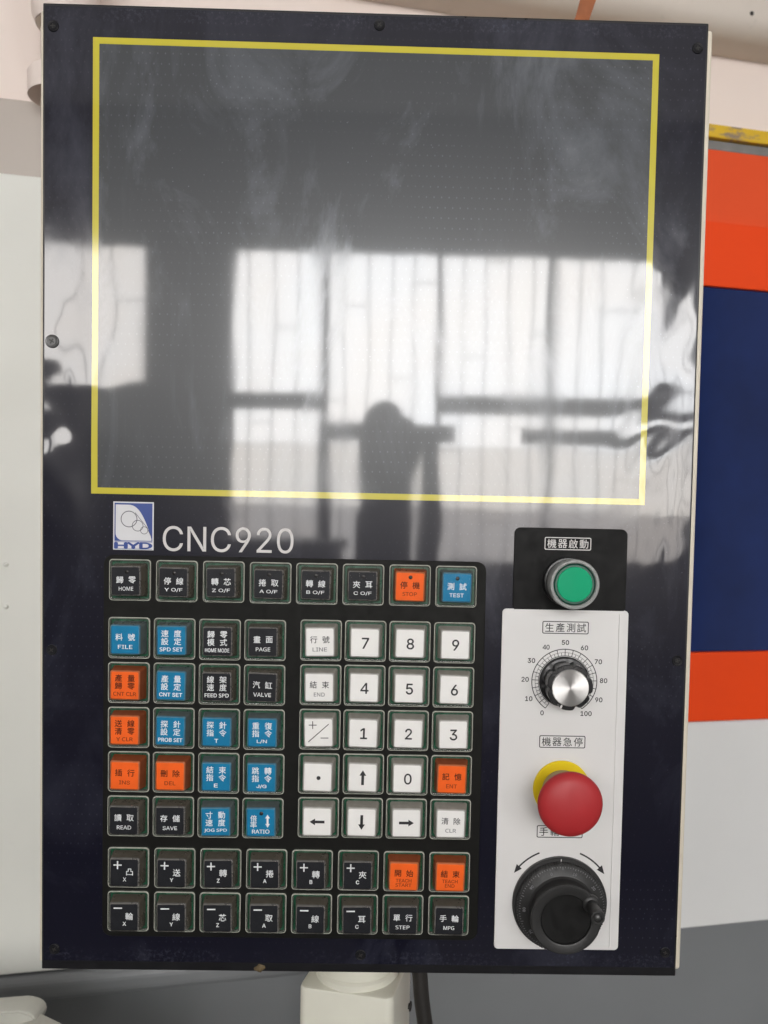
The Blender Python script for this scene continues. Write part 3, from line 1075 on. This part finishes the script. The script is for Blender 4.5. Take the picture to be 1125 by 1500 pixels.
# emergency stop
EY = 471.7
bm = bmesh.new()
lathe(bm, [(17.9, .98), (17.9, 2.4), (17.4, 2.9), (12.6, 2.9)], 72)
es = add('emergency_stop_button', to_mesh('emergency_stop_button', bm, 'yellow_plastic', True, 30), (CX, EY, 0), cp, label='red mushroom emergency stop button on a yellow ring')
bm = bmesh.new()
lathe(bm, [(12.4, 2.8), (12.4, 8), (11.4, 9), (11.2, 21), (12.5, 25), (16, 27.5)], 64)
add('stem', to_mesh('stem', bm, 'stem_tan', True, 30), (CX, EY, 0), es)
bm = bmesh.new()
lathe(bm, [(16, 27.0), (18.6, 27.4), (19.3, 28.6), (19.4, 30.2), (18.9, 31.8), (17.4, 33.4), (14.8, 34.7), (11, 35.8), (6, 36.5), (2, 36.75), (.1, 36.8)], 72)
add('mushroom_head', to_mesh('mushroom_head', bm, 'red_plastic', True, 50), (CX, EY, 0), es)

# handwheel
HX, HY = 325.4, 544.6
bm = bmesh.new()
lathe(bm, [(29.8, .98), (29.8, 3.4), (29.2, 4.0), (27.0, 4.1)], 96)
hw = add('handwheel', to_mesh('handwheel', bm, 'wheel_black', True, 30), (HX, HY, 0), cp, label='black handwheel with graduated dial and crank handle')
bm = bmesh.new()


def knurl(a, r, z):
    return r + (.22 * (1 if math.sin(a * 100) > 0 else -1) if 6 < z < 9.6 and r > 26 else 0)


lathe(bm, [(27.6, 4.5), (27.6, 6.1), (27.7, 6.4), (27.7, 9.0), (26.8, 9.8), (22.0, 11.6), (21.6, 11.8)], 400, knurl)
add('dial_ring', to_mesh('dial_ring', bm, 'wheel_black', True, 30), (HX, HY, 0), hw)
bm = bmesh.new()
# waisted body up to the hollow grip; the front is a ring with a deep dark cup
lathe(bm, [(21.5, 11.6), (20.4, 13.0), (20.0, 17.0), (20.6, 21.0), (21.4, 23.2), (21.3, 24.4), (20.6, 25.0), (16.4, 25.0), (15.5, 24.6), (15.2, 23.8)], 96, cap=False)
add('grip', to_mesh('grip', bm, 'wheel_black', True, 30), (HX, HY, 0), hw)
bm = bmesh.new()
lathe(bm, [(15.3, 19), (15.25, 23.2), (14.9, 23.6), (.1, 23.4)], 64)
add('hub_cap', to_mesh('hub_cap', bm, 'wheel_hub', True, 30), (HX, HY, 0), hw)
bm = bmesh.new()
for i in range(100):
    a = math.radians(90 - 3.6 * i)
    L = 24.9 if i % 10 == 0 else (25.5 if i % 5 == 0 else 25.9)
    slope = lambda r: 9.86 + (26.8 - r) * .375
    p, q = (L * math.cos(a), L * math.sin(a)), (26.7 * math.cos(a), 26.7 * math.sin(a))
    s = Vector((-math.sin(a), math.cos(a))) * .16
    bm.faces.new([bm.verts.new((p[0] - s.x, p[1] - s.y, slope(L))), bm.verts.new((q[0] - s.x, q[1] - s.y, slope(26.7))),
                  bm.verts.new((q[0] + s.x, q[1] + s.y, slope(26.7))), bm.verts.new((p[0] + s.x, p[1] + s.y, slope(L)))])
for i in range(10):
    a = math.radians(90 + 18 - 36 * i)
    r = 23.7
    text(bm, str(i * 10), r * math.cos(a), r * math.sin(a), 1.7, None, .02, 11.5, 0, a - math.pi / 2)
add('graduations', to_mesh('graduations', bm, 'ink_grey'), (HX, HY, 0), hw)
bm = bmesh.new()
stroke(bm, (0, 27.6), (0, 29.1), .5, 4.13)
add('index_mark', to_mesh('index_mark', bm, 'print_white'), (HX, HY, 0), hw)
hx, hy = 18.0 * math.cos(math.radians(34)), 18.0 * math.sin(math.radians(34))
bm = bmesh.new()
lathe(bm, [(5.2, 22.0), (5.2, 25.2), (4.7, 25.8), (3.4, 26.2), (3.1, 27.5), (3.5, 31), (4.1, 37), (4.3, 41), (4.1, 42.6), (3.5, 43.0), (2.6, 42.9), (2.5, 42.0), (.1, 41.9)], 40)
hd = add('crank_handle', to_mesh('crank_handle', bm, 'wheel_black', True, 35), (HX + hx, HY - hy, 0), hw)
bm = bmesh.new()
lathe(bm, [(2.2, 41.8), (2.1, 42.5), (.1, 42.8)], 24)
add('handle_screw', to_mesh('handle_screw', bm, 'screw_steel', True), (HX + hx, HY - hy, 0), hw)

# ================================================================ WHAT THE PANEL MIRRORS: the windows behind the viewer, the onlooker, and added pieces
ZW = 3000


def wallpiece(bm, x0, x1, y0, y1):
    box(bm, x0 - X0, x1 - X0, 1700 - y1, 1700 - y0, -60, 60)


bm = bmesh.new()
wallpiece(bm, -3300, 3700, -1300, -785)          # lintel
wallpiece(bm, -3300, -513, -189, 1700)           # parapet left
wallpiece(bm, -816, -513, -785, -189)            # pier
wallpiece(bm, -513, 1300, 520, 1700)             # sill wall
wallpiece(bm, 1300, 1760, -785, 1700)            # pier
wallpiece(bm, 1760, 3700, 300, 1700)
wallpiece(bm, 2300, 3700, -785, 300)
wallpiece(bm, -3300, -1700, -785, -189)
struct('window_wall', bm, 'room_wall', (X0, 1700, ZW))


bn = bpy.data.objects.new('clutter_blocker', None)  # added to darken the window's reflection behind the type lettering
C.objects.link(bn)
place(bn, (-330, 1700, 2700), None)
bn['label'] = 'added dark block standing in for clutter, darkening the mirrored window under the screen'
bn['category'] = 'clutter_blocker'
bm = bmesh.new()
box(bm, -330, 330, 1262, 1300, -230, 230, 4)
add('blocker_top', to_mesh('blocker_top', bm, 'window_steel'), (-330, 1700, 2700), bn)
bm = bmesh.new()
box(bm, -310, 310, 300, 1260, -200, 200, 4)
add('blocker_body', to_mesh('blocker_body', bm, 'cloth_dark'), (-330, 1700, 2700), bn)
for lx in (-300, 300):
    for lz in (-190, 190):
        bm = bmesh.new()
        box(bm, -20, 20, 0, 299, -20, 20, 3)
        add('leg', to_mesh('leg', bm, 'window_steel'), (-330 + lx, 1700, 2700 + lz), bn)


def window(name_label, x0, x1, y0, y1, mull, trans, bars, low_from, top='pane_sky'):
    """mull: [(x0, x1, y0, y1)], trans likewise; panes behind, security grille in front of them."""
    o = bpy.data.objects.new('window', None)
    C.objects.link(o)
    cx = (x0 + x1) / 2
    place(o, (cx, y1, ZW), None)
    o['label'] = name_label
    o['category'] = 'window'
    o['group'] = 'windows mirrored in the panel'
    bm = bmesh.new()
    for a, b, c0, d0 in mull + trans + [(x0, x0 + 25, y0, y1), (x1 - 25, x1, y0, y1), (x0, x1, y0, y0 + 25), (x0, x1, y1 - 25, y1)]:
        box(bm, a - cx, b - cx, y1 - d0, y1 - c0, -25, 25 + random.uniform(-2, 2))
    add('window_frame', to_mesh('window_frame', bm, 'window_steel'), (cx, y1, ZW), o)
    for a, b, mt in ((y0, low_from, top), (low_from, min(y1, 275), 'pane_low'), (275, y1, 'pane_ground')):
        if b <= a:
            continue
        bm = bmesh.new()
        box(bm, x0 + 3 - cx, x1 - 3 - cx, y1 - b + 2, y1 - a - 2, 30, 36)
        add('pane', to_mesh('pane', bm, mt), (cx, y1, ZW), o)
    bm = bmesh.new()
    n = int((x1 - x0) / bars)
    for i in range(1, n):
        x = x0 + (x1 - x0) * i / n
        box(bm, x - 2.6 - cx, x + 2.6 - cx, 30, y1 - y0 - 30, -45, -37)
    y = y0 + 60
    k = 0
    while y < y1 - 60:
        for i in range(n):
            if (i * 4 + k) % 11 == 0:
                xa, xb = x0 + (x1 - x0) * i / n, x0 + (x1 - x0) * (i + 1) / n
                box(bm, xa + 5 - cx, xb - 5 - cx, y1 - y - 1.4, y1 - y + 1.4, -45, -37)
        y += 95
        k += 1
    add('security_grille', to_mesh('security_grille', bm, 'window_steel'), (cx, y1, ZW), o)
    return o


window('wide barred window mirrored in the middle of the screen', -513, 1300, -785, 520,
       [(-120, -94, -785, 520), (338, 360, -785, 520), (795, 815, -785, 520), (-135, -85, -68, 520), (275, 350, -68, 520)],
       [(-513, -120, -185, -120), (-120, 420, -68, 2), (360, 1300, -190, -118), (700, 1300, -60, 0)], 92, 20)
window('narrow window mirrored at the left edge of the panel', -1700, -816, -785, -189, [(-1360, -1330, -785, -189)], [], 140, -189, 'pane_shaded')
window('added unseen window to the right, for light and film creases', 1760, 2300, -785, 300, [(2010, 2050, -785, 300)], [(1760, 2300, -190, -130)], 120, 100)  # extra window, added for lighting and the film's wrinkles

# onlooker in dark clothes: one skinned body, hair as a child
pv = {'pelvis': (0, 0, .93, .125, .10), 'waist': (0, 0, 1.08, .115, .09), 'chest': (0, .01, 1.26, .115, .08), 'collar': (0, .01, 1.38, .09, .075),
      'neck': (0, .0, 1.45, .052, .052), 'jaw': (0, -.012, 1.52, .062, .072), 'brow': (0, -.004, 1.60, .070, .088), 'crown': (0, .008, 1.665, .050, .064)}
edges = [('pelvis', 'waist'), ('waist', 'chest'), ('chest', 'collar'), ('collar', 'neck'), ('neck', 'jaw'), ('jaw', 'brow'), ('brow', 'crown')]
for s, n in ((1, 'l'), (-1, 'r')):
    pv.update({n + 'sh': (s * .15, .015, 1.36, .056, .056), n + 'el': (s * .20, .03, 1.09, .042, .042), n + 'wr': (s * .205, -.03, .86, .030, .030),
               n + 'ha': (s * .20, -.05, .77, .034, .022), n + 'hip': (s * .085, 0, .88, .085, .085), n + 'kn': (s * .095, -.005, .50, .058, .058),
               n + 'an': (s * .10, .02, .09, .040, .042), n + 'to': (s * .11, -.13, .035, .040, .032)})
    edges += [('collar', n + 'sh'), (n + 'sh', n + 'el'), (n + 'el', n + 'wr'), (n + 'wr', n + 'ha'), ('pelvis', n + 'hip'), (n + 'hip', n + 'kn'), (n + 'kn', n + 'an'), (n + 'an', n + 'to')]
keys_ = list(pv)
me = bpy.data.meshes.new('person')
me.from_pydata([pv[k][:3] for k in keys_], [(keys_.index(a), keys_.index(b)) for a, b in edges], [])
person = bpy.data.objects.new('person', me)
C.objects.link(person)
sk = person.modifiers.new('skin', 'SKIN')
for i, k in enumerate(keys_):
    me.skin_vertices[0].data[i].radius = pv[k][3:]
    me.skin_vertices[0].data[i].use_root = (k == 'pelvis')
sk.use_smooth_shade = True
ss = person.modifiers.new('sub', 'SUBSURF')
ss.levels = 1
ss.render_levels = 2
me.materials.append(MATS['cloth_dark'])
person.location = (-.016, -2.0, 0)
person.scale = (.97, .97, 1.018)
person.rotation_euler = (0, 0, math.radians(100))
person['label'] = 'person in dark clothes standing behind the viewer, mirrored in the screen'
person['category'] = 'person'
bm = bmesh.new()
bmesh.ops.create_uvsphere(bm, u_segments=28, v_segments=20, radius=1)
for q in bm.verts:
    n_ = noise.noise(q.co * 3.0) * .08
    x, y, z = q.co
    fall = max(0, -z)
    q.co = Vector((x * (.084 + .01 * fall) * (1 + n_), .024 + y * (.080 + .008 * fall) * (1 + n_), 1.585 + z * (.115 if z > 0 else .27)))
me = bpy.data.meshes.new('hair')
bm.to_mesh(me)
bm.free()
me.materials.append(MATS['hair_black'])
me.polygons.foreach_set('use_smooth', [True] * len(me.polygons))
hair = bpy.data.objects.new('hair', me)
C.objects.link(hair)
hair.parent = person

bpy.data.objects.remove(_to)
bpy.data.curves.remove(_tc)
